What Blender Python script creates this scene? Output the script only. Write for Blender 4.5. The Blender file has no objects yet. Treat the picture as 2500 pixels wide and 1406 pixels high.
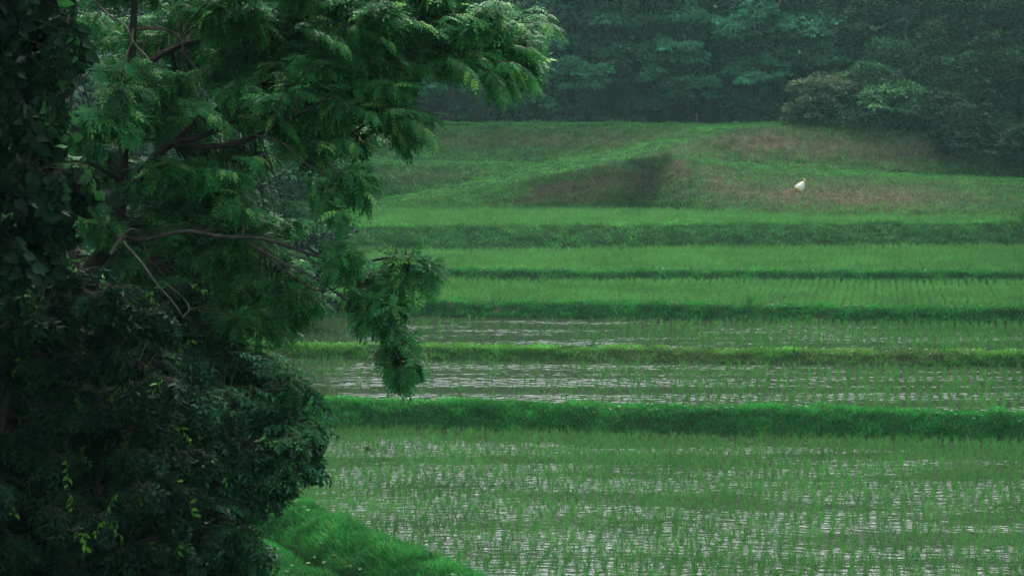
import bpy, math, random
import numpy as np
R = np.random.default_rng(7)
random.seed(7)
C = bpy.context.scene.collection
# ------------------------------------------------------------------ camera
F = 5903.0; U0 = 1250.0; V0 = 703.0; VH = 300.0; H = 8.5
PITCH = math.atan((V0 - VH) / F)
cam_d = bpy.data.cameras.new('camera'); cam = bpy.data.objects.new('camera', cam_d); C.objects.link(cam)
cam.location = (0, 0, H); cam.rotation_euler = (math.pi / 2 - PITCH, 0, 0)
cam_d.sensor_width = 36; cam_d.lens = 36 * F / 2500; cam_d.clip_end = 5000; cam_d.clip_start = 0.1
bpy.context.scene.camera = cam
# ------------------------------------------------------------------ sky, sun, exposure
sc = bpy.context.scene
sc.view_settings.view_transform = 'Standard'; sc.view_settings.look = 'None'
sc.view_settings.exposure = 2.1; sc.view_settings.gamma = 1
W = bpy.data.worlds.new('World'); sc.world = W; W.use_nodes = True
nt = W.node_tree; bg = nt.nodes['Background']
sky = nt.nodes.new('ShaderNodeTexSky'); sky.sky_type = 'NISHITA'; sky.sun_disc = False
SUN_EL, SUN_AZ = math.radians(58), math.radians(20)
sky.sun_elevation = SUN_EL; sky.sun_rotation = SUN_AZ
sky.air_density = 1.0; sky.dust_density = 4.0; sky.ozone_density = 1.0
hs = nt.nodes.new('ShaderNodeHueSaturation'); hs.inputs['Saturation'].default_value = 0.35
nt.links.new(sky.outputs[0], hs.inputs['Color']); nt.links.new(hs.outputs[0], bg.inputs[0])
bg.inputs[1].default_value = 0.10
sd = bpy.data.lights.new('sun', 'SUN'); sd.energy = 0.6; sd.angle = math.radians(25); sd.color = (1, .97, .92)
so = bpy.data.objects.new('sun', sd); C.objects.link(so)
so.rotation_euler = (math.pi / 2 - SUN_EL, 0, math.pi - SUN_AZ); so.location = (0, 0, 60)
cy = sc.cycles; cy.use_denoising = True
cy.max_bounces = 6; cy.diffuse_bounces = 3; cy.glossy_bounces = 2; cy.transmission_bounces = 2
cy.volume_bounces = 1; cy.transparent_max_bounces = 4; cy.use_adaptive_sampling = True

# ------------------------------------------------------------------ helpers
CP, SP = math.cos(PITCH), math.sin(PITCH)
def ray(u, v):
    a = (np.asarray(u, float) - U0) / F; b = (V0 - np.asarray(v, float)) / F
    dy = CP + b * SP; dz = -SP + b * CP
    return a / dy, dz / dy                      # per metre of forward distance
def P(u, v, D):
    ax, az = ray(u, v); return np.array([ax * D, D, H + az * D])
def Dz(v, z):
    _, az = ray(U0, v); return (H - z) / (-az)
def proj(p):
    p = np.asarray(p); x, y, z = p[..., 0], p[..., 1], p[..., 2] - H
    fwd = y * CP - z * SP; up = y * SP + z * CP
    return U0 + F * x / fwd, V0 - F * up / fwd
def lin(c): return tuple(((v / 255) / 12.92 if v / 255 <= .04045 else ((v / 255 + .055) / 1.055) ** 2.4) for v in c)
_tab = np.random.default_rng(99).random((256, 256))
def vn(x, y):
    x = np.asarray(x, float); y = np.asarray(y, float)
    xi = np.floor(x).astype(int); yi = np.floor(y).astype(int); fx = x - xi; fy = y - yi
    fx = fx * fx * (3 - 2 * fx); fy = fy * fy * (3 - 2 * fy)
    g = lambda a, b: _tab[a & 255, b & 255]
    return (g(xi, yi) * (1 - fx) + g(xi + 1, yi) * fx) * (1 - fy) + (g(xi, yi + 1) * (1 - fx) + g(xi + 1, yi + 1) * fx) * fy
def fbm(x, y, o=3):
    s = 0; a = .5
    for k in range(o): s = s + a * vn(x * 2 ** k + 17 * k, y * 2 ** k + 31 * k); a *= .5
    return s / (1 - .5 ** o)
def sst(a, b, x):
    t = np.clip((x - a) / (b - a), 0, 1); return t * t * (3 - 2 * t)
def nrm(a): return a / np.maximum(np.linalg.norm(a, axis=-1, keepdims=True), 1e-9)
def tag(o, label=None, cat=None, group=None, kind=None):
    if label: o['label'] = label
    if cat: o['category'] = cat
    if group: o['group'] = group
    if kind: o['kind'] = kind
    return o
class Buf:
    def __init__(s): s.v = []; s.f = []; s.t = []; s.n = 0
    def add(s, v, f, t):
        v = np.asarray(v, float).reshape(-1, 3); f = np.asarray(f, int).reshape(-1, 4)
        t = np.asarray(t, float)
        if t.ndim == 1: t = np.tile(t, (len(v), 1))
        s.v.append(v); s.f.append(f + s.n); s.t.append(t); s.n += len(v)
    def inst(s, tv, tf, o, d, up, sc_, tint, ttint=None):
        """copies of a template (a along d, b along side, c along normal)"""
        N = len(o)
        if N == 0: return
        d = nrm(d); side = nrm(np.cross(d, up)); n = np.cross(side, d)
        sc_ = np.broadcast_to(np.asarray(sc_, float).reshape(-1, 1, 1), (N, 1, 1))
        v = o[:, None] + sc_ * (tv[None, :, 0:1] * d[:, None] + tv[None, :, 1:2] * side[:, None] + tv[None, :, 2:3] * n[:, None])
        f = (tf[None] + (np.arange(N) * len(tv))[:, None, None]).reshape(-1, 4)
        t = np.broadcast_to(np.asarray(tint, float).reshape(-1, 1, 3), (N, len(tv), 3))
        if ttint is not None: t = t * ttint[None]
        s.add(v.reshape(-1, 3), f, t.reshape(-1, 3))
    def tube(s, pts, rad, t, k=7):
        pts = np.asarray(pts, float); rad = np.asarray(rad, float)
        m = len(pts); tan = nrm(np.gradient(pts, axis=0))
        ref = np.array([0.3, 1, .1]); a = nrm(np.cross(tan, ref)); b = np.cross(tan, a)
        ang = np.arange(k) * 2 * np.pi / k
        ring = pts[:, None] + rad[:, None, None] * (np.cos(ang)[None, :, None] * a[:, None] + np.sin(ang)[None, :, None] * b[:, None])
        i, j = np.meshgrid(np.arange(m - 1), np.arange(k), indexing='ij'); j2 = (j + 1) % k
        f = np.stack([i * k + j, i * k + j2, (i + 1) * k + j2, (i + 1) * k + j], -1)
        s.add(ring.reshape(-1, 3), f, t)
    def build(s, name, mat, parent=None, smooth=False):
        v = np.concatenate(s.v); f = np.concatenate(s.f); t = np.concatenate(s.t)
        me = bpy.data.meshes.new(name)
        me.vertices.add(len(v)); me.vertices.foreach_set('co', v.astype(np.float32).ravel())
        me.loops.add(len(f) * 4); me.loops.foreach_set('vertex_index', f.astype(np.int32).ravel())
        me.polygons.add(len(f)); me.polygons.foreach_set('loop_start', np.arange(0, len(f) * 4, 4, dtype=np.int32))
        if smooth: me.polygons.foreach_set('use_smooth', np.ones(len(f), bool))
        ca = me.attributes.new('tint', 'FLOAT_COLOR', 'POINT')
        ca.data.foreach_set('color', np.concatenate([t, np.ones((len(t), 1))], 1).astype(np.float32).ravel())
        me.update(calc_edges=True); me.materials.append(mat)
        o = bpy.data.objects.new(name, me); C.objects.link(o)
        if parent: o.parent = parent
        return o
def empty(name, loc, label, cat, group=None):
    o = bpy.data.objects.new(name, None); C.objects.link(o); o.location = loc; o.empty_display_size = .3
    return tag(o, label, cat, group)
def smoothpath(p, n=6):
    p = np.asarray(p, float); q = np.vstack([2 * p[0] - p[1], p, 2 * p[-1] - p[-2]]); out = []
    for i in range(1, len(q) - 2):
        for t in np.arange(n) / n:
            a, b, c, d = q[i - 1], q[i], q[i + 1], q[i + 2]
            out.append(.5 * (2 * b + (c - a) * t + (2 * a - 5 * b + 4 * c - d) * t * t + (3 * b - a - 3 * c + d) * t ** 3))
    out.append(p[-1]); return np.array(out)
# ------------------------------------------------------------------ materials
def newmat(name):
    m = bpy.data.materials.new(name); m.use_nodes = True; n = m.node_tree.nodes; l = m.node_tree.links
    return m, n, l, n['Principled BSDF'], n['Material Output']
def leafmat(name, rough=.45, trans=.3, spec=.5, nscale=2.0, namt=.35):
    m, n, l, b, out = newmat(name)
    at = n.new('ShaderNodeAttribute'); at.attribute_name = 'tint'
    tc = n.new('ShaderNodeTexCoord'); nz = n.new('ShaderNodeTexNoise'); nz.inputs['Scale'].default_value = nscale
    l.new(tc.outputs['Object'], nz.inputs['Vector'])
    mr = n.new('ShaderNodeMapRange'); mr.inputs['To Min'].default_value = 1 - namt; mr.inputs['To Max'].default_value = 1 + namt
    mr.inputs['From Min'].default_value = .3; mr.inputs['From Max'].default_value = .7
    l.new(nz.outputs['Fac'], mr.inputs['Value'])
    mx = n.new('ShaderNodeVectorMath'); mx.operation = 'SCALE'
    l.new(at.outputs['Color'], mx.inputs[0]); l.new(mr.outputs[0], mx.inputs['Scale'])
    l.new(mx.outputs[0], b.inputs['Base Color']); b.inputs['Roughness'].default_value = rough
    b.inputs['Specular IOR Level'].default_value = spec
    tr = n.new('ShaderNodeBsdfTranslucent'); l.new(mx.outputs[0], tr.inputs['Color'])
    ms = n.new('ShaderNodeMixShader'); ms.inputs[0].default_value = trans
    l.new(b.outputs[0], ms.inputs[1]); l.new(tr.outputs[0], ms.inputs[2]); l.new(ms.outputs[0], out.inputs['Surface'])
    return m
M_leaf = leafmat('glossy_leaf', .42, .38, .10, 3)
M_shrub = leafmat('wet_shrub_leaf', .30, .28, .17, 3)
M_dark = leafmat('dull_shrub_leaf', .5, .3, .08, 3)
M_far = leafmat('far_leaf', .7, .25, .1, .6, .4)
M_grass = leafmat('grass_blade', .5, .35, .2, 1.2, .3)
M_rice = leafmat('rice_blade', .45, .35, .35, .35, .25)
def barkmat():
    m, n, l, b, out = newmat('bark')
    at = n.new('ShaderNodeAttribute'); at.attribute_name = 'tint'
    tc = n.new('ShaderNodeTexCoord'); nz = n.new('ShaderNodeTexNoise'); nz.inputs['Scale'].default_value = 14; nz.inputs['Detail'].default_value = 6
    mp = n.new('ShaderNodeMapping'); mp.inputs['Scale'].default_value = (1, 1, .35)
    l.new(tc.outputs['Object'], mp.inputs[0]); l.new(mp.outputs[0], nz.inputs['Vector'])
    mr = n.new('ShaderNodeMapRange'); mr.inputs['From Min'].default_value = .3; mr.inputs['From Max'].default_value = .7
    mr.inputs['To Min'].default_value = .4; mr.inputs['To Max'].default_value = 1.7
    l.new(nz.outputs['Fac'], mr.inputs['Value'])
    mx = n.new('ShaderNodeVectorMath'); mx.operation = 'SCALE'
    l.new(at.outputs['Color'], mx.inputs[0]); l.new(mr.outputs[0], mx.inputs['Scale']); l.new(mx.outputs[0], b.inputs['Base Color'])
    b.inputs['Roughness'].default_value = .9; b.inputs['Specular IOR Level'].default_value = .1
    bp = n.new('ShaderNodeBump'); bp.inputs['Strength'].default_value = .6; bp.inputs['Distance'].default_value = .02
    l.new(nz.outputs['Fac'], bp.inputs['Height']); l.new(bp.outputs[0], b.inputs['Normal'])
    return m
M_bark = barkmat()
def groundmat():
    m, n, l, b, out = newmat('ground_soil')
    at = n.new('ShaderNodeAttribute'); at.attribute_name = 'tint'
    tc = n.new('ShaderNodeTexCoord'); nz = n.new('ShaderNodeTexNoise'); nz.inputs['Scale'].default_value = 1.7; nz.inputs['Detail'].default_value = 8
    l.new(tc.outputs['Object'], nz.inputs['Vector'])
    mr = n.new('ShaderNodeMapRange'); mr.inputs['From Min'].default_value = .3; mr.inputs['From Max'].default_value = .7
    mr.inputs['To Min'].default_value = .5; mr.inputs['To Max'].default_value = 1.5
    l.new(nz.outputs['Fac'], mr.inputs['Value'])
    mx = n.new('ShaderNodeVectorMath'); mx.operation = 'SCALE'
    l.new(at.outputs['Color'], mx.inputs[0]); l.new(mr.outputs[0], mx.inputs['Scale']); l.new(mx.outputs[0], b.inputs['Base Color'])
    b.inputs['Roughness'].default_value = .9; b.inputs['Specular IOR Level'].default_value = .03
    bp = n.new('ShaderNodeBump'); bp.inputs['Distance'].default_value = .1; bp.inputs['Strength'].default_value = .8
    l.new(nz.outputs['Fac'], bp.inputs['Height']); l.new(bp.outputs[0], b.inputs['Normal'])
    return m
M_ground = groundmat()
def watermat(name, amp, patch):
    """muddy opaque water; rain and breeze ripples, with calmer patches"""
    m, n, l, b, out = newmat(name)
    b.inputs['Base Color'].default_value = (.028, .042, .020, 1); b.inputs['Roughness'].default_value = .09
    b.inputs['IOR'].default_value = 1.33; b.inputs['Specular IOR Level'].default_value = .5
    tc = n.new('ShaderNodeTexCoord')
    mp = n.new('ShaderNodeMapping'); mp.inputs['Scale'].default_value = (1, 1.5, 1)
    l.new(tc.outputs['Object'], mp.inputs[0])
    n1 = n.new('ShaderNodeTexNoise'); n1.inputs['Scale'].default_value = 3.2 if patch == 0 else 2.2; n1.inputs['Detail'].default_value = 1.5; n1.inputs['Roughness'].default_value = .5
    l.new(mp.outputs[0], n1.inputs['Vector'])
    mp2 = n.new('ShaderNodeMapping'); mp2.inputs['Scale'].default_value = (.035, .8, 1) if patch == 1 else (.12, .5, 1); mp2.inputs['Location'].default_value = (patch * 3.1, patch * 7.7, 0)
    l.new(tc.outputs['Object'], mp2.inputs[0])
    n2 = n.new('ShaderNodeTexNoise'); n2.inputs['Scale'].default_value = 1; n2.inputs['Detail'].default_value = 3
    l.new(mp2.outputs[0], n2.inputs['Vector'])
    mr = n.new('ShaderNodeMapRange'); mr.inputs['From Min'].default_value = .42; mr.inputs['From Max'].default_value = .60
    mr.inputs['To Min'].default_value = amp * .15; mr.inputs['To Max'].default_value = amp
    l.new(n2.outputs['Fac'], mr.inputs['Value'])
    bp = n.new('ShaderNodeBump'); bp.inputs['Distance'].default_value = .12
    l.new(mr.outputs[0], bp.inputs['Strength']); l.new(n1.outputs['Fac'], bp.inputs['Height']); l.new(bp.outputs[0], b.inputs['Normal'])
    return m

# ------------------------------------------------------------------ terrain: lines from photo, each with its own height
def line(pts, z=None, D=None, dy=0., zo=None):
    """control pixels -> (x, y, z) world polyline; returns functions of x"""
    xs, ys, zs = [], [], []
    for i, (u, v) in enumerate(pts):
        d = Dz(v, z) if D is None else (D[i] if isinstance(D, (list, tuple)) else D)
        p = P(u, v, d); xs.append(p[0]); ys.append(p[1] + dy); zs.append(p[2] if zo is None else zo)
    xs = np.array(xs); ys = np.array(ys); zs = np.array(zs)
    return (lambda x: np.interp(x, xs, ys)), (lambda x: np.interp(x, xs, zs))
ZP = [0., .55, .95, 1.45, 1.8, 3.0]                 # water level of each paddy
base_px = [[(700, 1042), (1250, 1052), (2500, 1078)],
           [(640, 872), (1250, 880), (2500, 896)],
           [(600, 772), (1000, 772), (1250, 776), (2500, 792)],
           [(700, 684), (1250, 686), (2500, 690)],
           [(860, 618), (1250, 614), (1900, 607), (2500, 603)]]
crestH = [.62, .36, .50, .40, 1.20]                 # height of crest above the paddy in front
bank_run = [.45, .30, .35, .3, 1.5]
rows = []      # (yfun, zfun)
cst = lambda c: (lambda x: np.full_like(np.asarray(x, float), c))
def addrow(yf, zf): rows.append((yf, zf))
addrow(cst(-30.), cst(7.2)); addrow(cst(2.), cst(6.85)); addrow(cst(20.), cst(3.3)); addrow(cst(33.), cst(.9)); addrow(cst(37.), cst(.15)); addrow(cst(39.), cst(-.06))
bank_rows = []; waterlim = []
def off(f, d): return lambda x: f(x) + d
for i, px in enumerate(base_px):
    yf, _ = line(px, z=ZP[i])
    z0 = ZP[i]; zc = z0 + crestH[i]; zn = ZP[i + 1]
    wob = (lambda k: (lambda x: .26 * (fbm(np.asarray(x) * .35 + 9 * k, k * 3.3) - .5) * 2))(i)
    y0 = (lambda yf, wob: (lambda x: yf(x) + wob(x)))(yf, wob)
    addrow(off(y0, -.12), cst(z0 - .06)); s0 = len(rows) - 1
    addrow(off(y0, bank_run[i] * .45), cst(z0 + crestH[i] * .55))
    zw = (lambda zc, i: (lambda x: zc + .16 * (fbm(np.asarray(x) * .45 + 40 + 7 * i, 2.2 * i) - .5)))(zc, i); addrow(off(y0, bank_run[i]), zw); addrow(off(y0, bank_run[i] + .55), zw); addrow(off(y0, bank_run[i] + .85), cst(zn - .06))
    bank_rows.append((s0, s0 + 4)); waterlim.append((y0, off(y0, bank_run[i] + .6)))
# hillside above the last paddy
L0 = [(700, 517), (1250, 515), (1600, 515), (1800, 525), (2000, 532), (2350, 535), (2600, 535)]
L1 = [(700, 512), (920, 510), (1100, 478), (1250, 448), (1400, 420), (1560, 390), (1630, 378), (1690, 396), (1766, 416), (1916, 429), (2216, 436), (2600, 443)]
L2 = [(700, 507), (860, 500), (1100, 450), (1300, 410), (1500, 370), (1620, 346), (1680, 352), (1740, 380), (1866, 400), (1966, 411), (2266, 430), (2600, 438)]
L3 = [(700, 398), (1000, 400), (1200, 403), (1310, 405), (1500, 366), (1620, 341), (1680, 338), (1740, 348), (1866, 362), (1966, 372), (2266, 390), (2600, 398)]
L4 = [(700, 385), (1000, 390), (1250, 395), (1330, 396), (1500, 362), (1620, 336), (1680, 326), (1740, 318), (1800, 312), (1866, 314), (1966, 322), (2266, 338), (2600, 345)]
L5 = [(700, 302), (1250, 303), (1500, 303), (1650, 304), (1780, 308), (1850, 304), (1900, 300), (2000, 300), (2200, 300), (2600, 300)]
y, z = line(L0, z=3.0); addrow(off(y, -.1), cst(2.94)); hill0 = len(rows) - 1; y6 = y
for Ln, D in ((L1, 154.5), (L2, 158.), (L3, 160.5), (L4, 162.5), (L5, 168.)):
    y, z = line(Ln, D=D); addrow(y, z)
hill1 = len(rows) - 1
addrow(cst(171.), cst(8.4)); addrow(cst(178.), cst(8.6)); addrow(cst(230.), cst(20.)); addrow(cst(330.), cst(42.))
NR = len(rows)
def xb(y):   # left edge of the fields
    return np.interp(y, [36, 41.1, 51.6, 60, 66, 80, 92, 106, 127, 150, 170], [1.9, -.1, -4.9, -6.7, -7.2, -8.6, -10.5, -9.5, -9.5, -12, -18])
def adjust(x, y, z):
    x = np.asarray(x, float)
    d = xb(y) - x
    base = np.interp(y, [40, 46, 66, 80, 92, 106, 127, 135, 150], [.0, 0, .25, .7, 1.1, 1.5, 2.2, 3.0, 3.1])
    near = 1 - sst(52, 64, y)
    prof = .70 * sst(-.1, .7, d)
    dit = near * (-.46 * sst(1.1, 1.8, d) + .18 * sst(2.1, 2.5, d))
    zl = base + prof + dit + .33 * np.maximum(0, d - 7)
    far = sst(150, 153, y)
    zl = zl * (1 - far) + (z + .5 * np.maximum(0, d - 2)) * far
    ok = (d > -.1) & (y > 37)
    z = np.where(ok, np.maximum(z, zl), z)
    # near slope below the road, left
    z = z + .22 * np.maximum(0, -x - 14) * (y <= 37)
    # right-hand side
    xr = np.interp(y, [60, 100, 125, 135, 150, 165], [22, 26, 26.6, 28.2, 34, 46])
    z = z + .5 * np.maximum(0, x - xr) * sst(40, 60, y)
    z = z + .3 * np.maximum(0, x - 8) * sst(185, 230, y)  # unseen back hill raised at right to darken what the water mirrors
    return z
def surf(x, s):
    """point on the loft at column x and fractional row s"""
    x = np.asarray(x, float); s = np.asarray(s, float)
    i = np.clip(np.floor(s).astype(int), 0, NR - 2); f = s - i
    Y = np.stack([r[0](x) for r in rows]); Z = np.stack([r[1](x) for r in rows])
    k = np.arange(len(x)); y = Y[i, k] * (1 - f) + Y[i + 1, k] * f; z = Z[i, k] * (1 - f) + Z[i + 1, k] * f
    return np.stack([x, y, adjust(x, y, z)], -1)
# lookup of height at (x, y)
def height(x, y):
    x = np.atleast_1d(np.asarray(x, float)); y = np.atleast_1d(np.asarray(y, float)); x, y = np.broadcast_arrays(x, y)
    Y = np.stack([r[0](x) for r in rows]); Z = np.stack([r[1](x) for r in rows])
    z = np.zeros(len(x))
    for k in range(len(x)): z[k] = np.interp(y[k], Y[:, k], Z[:, k])
    return adjust(x, y, z)
GRN = np.array([.018, .065, .02]); BRN = np.array([.080, .078, .045]); STRAW = np.array([.22, .20, .12]); MUD = np.array([.06, .045, .032])
def pathk(u, v):
    """trodden pale strips of short turf (their middle line in the picture, put on the surface)"""
    k = np.zeros_like(u)
    for pts, w in (([(820, 505), (1100, 461), (1300, 424), (1500, 385), (1620, 352), (1700, 330), (1790, 306)], 15), ([(1640, 383), (1740, 396), (1866, 410), (1966, 418), (2266, 433), (2600, 441)], 9),
                   ([(700, 392), (1000, 397), (1330, 404)], 7), ([(700, 306), (1500, 306), (1800, 310), (1930, 302)], 7)):
        a = np.array(pts, float); k = np.maximum(k, (1 - sst(w * .6, w * 1.4, np.abs(v - np.interp(u, a[:, 0], a[:, 1])))) * (u > a[0, 0]) * (u < a[-1, 0]))
    return k
def dry(p):
    """how dry/brown the turf is here (own colour of the ground, in patches)"""
    u, v = proj(p); y = p[..., 1]
    n = fbm(p[..., 0] * .35, p[..., 2] * .9 + y * .2, 3); n2 = fbm(p[..., 0] * 1.1 + 50, y * .7 + p[..., 2] * 1.7, 3)
    def blob(cu, cv, ru, rv, a=0.): 
        du, dv = u - cu, v - cv; ca, sa = math.cos(a), math.sin(a)
        return np.exp(-(((du * ca + dv * sa) / ru) ** 2 + ((-du * sa + dv * ca) / rv) ** 2))
    hl = sst(.1, .8, y - y6(p[..., 0]))
    d = hl * (.75 * blob(1520, 440, 150, 48, -.15) + 1.6 * blob(1345, 470, 40, 11, -.1) + 1.5 * blob(1440, 455, 60, 10, -.2) + 1.2 * blob(1660, 410, 20, 25) + .5 * blob(1380, 468, 130, 22, -.2) + 1.1 * blob(2060, 480, 330, 34, .02) + .5 * blob(1750, 440, 80, 40, .5)
              + .6 * blob(1450, 345, 330, 26) + .85 * blob(1880, 350, 140, 32) + .9 * blob(2250, 370, 330, 42) + .35 * blob(1050, 345, 250, 26) + .38 * blob(1050, 432, 180, 18) + .5 * blob(1420, 500, 200, 14))
    d = d * (.3 + 1.3 * n2) * (1 - .85 * pathk(u, v) * hl)
    b2 = (y > 79) & (y < 84)
    d = d + b2 * (sst(1150, 1500, u) * .4 * (n > .42) + blob(690, 862, 40, 16) + blob(935, 862, 22, 14) + blob(1030, 860, 22, 14)) * sst(838, 880, v)
    b3 = (y > 90) & (y < 96)
    d = d + b3 * 1.2 * (blob(1215, 757, 10, 10) + blob(1102, 750, 8, 8) + blob(1255, 757, 9, 7) + blob(2000, 780, 16, 8) + blob(1870, 778, 6, 5))
    return np.clip(d + .25 * (n - .5), 0, 1)
def build_ground():
    xs = np.concatenate([np.linspace(-160, -30, 27)[:-1], np.linspace(-30, 44, 371), np.linspace(44, 170, 25)[1:]])
    ss = []
    for i in range(NR - 1):
        k = 2
        if hill0 <= i < hill1: k = 8
        elif i == 5: k = 110
        elif i < 5: k = 8
        elif i >= hill1: k = 5
        elif any(a <= i < b for a, b in bank_rows): k = 3
        else: k = 24
        ss += list(i + np.arange(k) / k)
    ss.append(NR - 1); ss = np.array(ss)
    X, S = np.meshgrid(xs, ss); p = surf(X.ravel(), S.ravel())
    s_ = S.ravel()
    bump = fbm(p[:, 0] * 1.3, p[:, 1] * 1.1 + p[:, 2] * 2, 3) - .5
    amp = np.where((s_ > hill0) & (s_ < hill1 + .5), .35, 0.) + np.where(s_ >= hill1 + 1, 2., 0)
    amp = amp + .3 * sst(.5, 1.5, xb(p[:, 1]) - p[:, 0]) * (s_ < hill0)
    p[:, 2] += bump * amp
    d = dry(p); n = fbm(p[:, 0] * .8, p[:, 1] * .8, 3)
    t = GRN * (.7 + .6 * n[:, None]); t = t * (1 - d[:, None]) + BRN * d[:, None]
    wet = np.zeros(len(p), bool)
    for i in range(6):
        lo = 5 if i == 0 else bank_rows[i - 1][1]; hi = bank_rows[i][0] if i < 5 else hill0
        wet |= (s_ >= lo) & (s_ <= hi) & (p[:, 2] < ZP[i] + .05) & (p[:, 0] > xb(p[:, 1]) - .15)
    t[wet] = MUD
    t[s_ >= hill1 + .8] = [.012, .025, .012]
    nx = len(xs); ny = len(ss)
    i, j = np.meshgrid(np.arange(ny - 1), np.arange(nx - 1), indexing='ij')
    f = np.stack([i * nx + j, i * nx + j + 1, (i + 1) * nx + j + 1, (i + 1) * nx + j], -1)
    b = Buf(); b.add(p, f, t); o = b.build('terrain', M_ground, smooth=True); tag(o, kind='structure')
build_ground()
b = Buf(); b.add([(-3000, -3000, -3), (3000, -3000, -3), (3000, 3000, -3), (-3000, 3000, -3)], [(0, 1, 2, 3)], (.03, .05, .02))
tag(b.build('ground', M_ground), kind='structure')
# water sheets
wamp = [.55, .75, .7, .3, .3, .3]
for i in range(6):
    xs = np.linspace(-24, 60, 60)
    y0 = cst(37.5)(xs) if i == 0 else waterlim[i - 1][1](xs)
    y1 = waterlim[i][0](xs) + .5 * bank_run[min(i, 4)] if i < 5 else y6(xs) + .6
    y1 = y1 if i == 5 else waterlim[i][0](xs) + .3
    n = len(xs); v = np.concatenate([np.stack([xs, y0, np.full(n, ZP[i])], -1), np.stack([xs, y1, np.full(n, ZP[i])], -1)])
    k = np.arange(n - 1); f = np.stack([k, k + 1, n + k + 1, n + k], -1)
    b = Buf(); b.add(v, f, (0, 0, 0)); tag(b.build('paddy_water', watermat('muddy_water', wamp[i], i)), kind='structure')

# ------------------------------------------------------------------ grass and rice
BL = np.array([(0, -.5, 0), (.45, .5, .02), (1, 0, -.10), (.40, -.5, .02)], float)   # blade: a long, b wide (unit), c bend
BLF = np.array([(0, 1, 2, 3)])
def blades(buf, p, hgt, wid, lean, tint, upn=None):
    N = len(p); a = R.random(N) * 2 * np.pi
    hd = np.stack([np.cos(a), np.sin(a), np.zeros(N)], -1)
    up = np.array([0, 0, 1.]) if upn is None else upn
    d = nrm(up + hd * (lean * (.2 + R.random(N)))[:, None])
    a2 = R.random(N) * 2 * np.pi; n = np.stack([np.cos(a2), np.sin(a2), .3 * np.ones(N)], -1)
    side = nrm(np.cross(d, n)); nn = np.cross(side, d)
    h = np.broadcast_to(hgt, (N,)) * (.55 + .8 * R.random(N)); w = np.broadcast_to(wid, (N,))
    droop = np.zeros((N, 3)); droop[:, 2] = -1
    base = p
    mid = p + d * (h * .5)[:, None]
    tip = p + d * h[:, None] + (hd + droop * .5) * (h * .28 * R.random(N))[:, None]
    v = np.stack([base, mid + side * (w * .5)[:, None], tip, mid - side * (w * .5)[:, None]], 1)
    f = (np.arange(N) * 4)[:, None] + np.arange(4)
    buf.add(v.reshape(-1, 3), f, np.repeat(tint, 4, 0))
def gtint(p, base, var=.3, d=None, tips=.05):
    N = len(p); n = fbm(p[:, 0] * .7, p[:, 1] * .9 + p[:, 2], 3)
    t = np.asarray(base) * (1 + var * (R.random((N, 1)) * 2 - 1)) * (.65 + .7 * n[:, None])
    if d is not None:
        k = (R.random(N) < d)[:, None]; s = STRAW * (.35 + .75 * R.random((N, 1)))
        t = np.where(k, s, t)
    y = (R.random(N) < tips)[:, None]
    return np.where(y, np.array([.16, .24, .04]) * (.6 + .6 * R.random((N, 1))), t)
def inview(p, m=60):
    u, v = proj(p); return (u > -m) & (u < 3150 + m) & (v > -m) & (v < 1406 + m)
G1 = np.array([.035, .20, .045])
RHW = (np.array([(0, 0, 0), (.5, .35, .06), (1, 0, -.1), (.5, -.35, .06)], float), np.array([(0, 1, 2, 3)]))
names = ['bank_grass'] * 5
nb = [70000, 50000, 45000, 36000, 50000]; hb = [.15, .14, .16, .16, .20]
for i, (a, bb) in enumerate(bank_rows):
    x0 = P(450, 700, waterlim[i][0](0))[0]; x1 = P(3150, 700, waterlim[i][0](0) + 2)[0]
    N = int(nb[i] * 1.28); x = x0 + (x1 - x0) * R.random(N)
    wts = {4: (.6, .95)}.get(i, (.4, .8))
    r = R.random(N); s = a + .12 + np.where(r < wts[0], 2 * R.random(N), np.where(r < wts[1], 2 + R.random(N), 3 + .7 * R.random(N)))
    p = surf(x, s); keep = (p[:, 2] > ZP[i] + .01); p = p[keep]; s = s[keep]
    d = dry(p)
    thin = R.random(len(p)) > .55 * d; p = p[thin]; d = d[thin]; s = s[thin]
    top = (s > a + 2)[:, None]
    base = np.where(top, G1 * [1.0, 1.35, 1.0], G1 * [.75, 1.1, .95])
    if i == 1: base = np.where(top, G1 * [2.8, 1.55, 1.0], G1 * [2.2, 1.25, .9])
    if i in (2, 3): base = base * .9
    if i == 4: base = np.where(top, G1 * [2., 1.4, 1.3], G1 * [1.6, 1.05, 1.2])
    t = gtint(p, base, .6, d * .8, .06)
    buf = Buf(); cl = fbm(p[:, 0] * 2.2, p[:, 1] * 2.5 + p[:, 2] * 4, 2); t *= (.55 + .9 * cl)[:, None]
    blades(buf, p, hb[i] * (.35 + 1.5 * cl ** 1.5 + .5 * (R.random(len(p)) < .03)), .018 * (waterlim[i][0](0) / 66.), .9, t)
    kw = R.choice(len(p), 500); tw_ = gtint(p[kw], G1 * [.9, .6, .8], .4, None, 0); dw = R.normal(0, 1, (500, 3)); dw[:, 2] = np.abs(dw[:, 2]) * .5; buf.inst(RHW[0], RHW[1], p[kw] + [0, 0, .1], dw, np.tile([0, -.3, 1.], (500, 1)), .07 + .07 * R.random(500), tw_)
    tag(buf.build('bank_grass', M_grass), ['bright green grass on the dike behind the front paddy', 'yellowish green grass on the dike with bare brown earth', 'dark green grass on the third dike', 'low dark grass on the dike between two pale paddies', 'tall grass face of the broad bank below the top paddy'][i], 'grass', kind='stuff')
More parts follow.
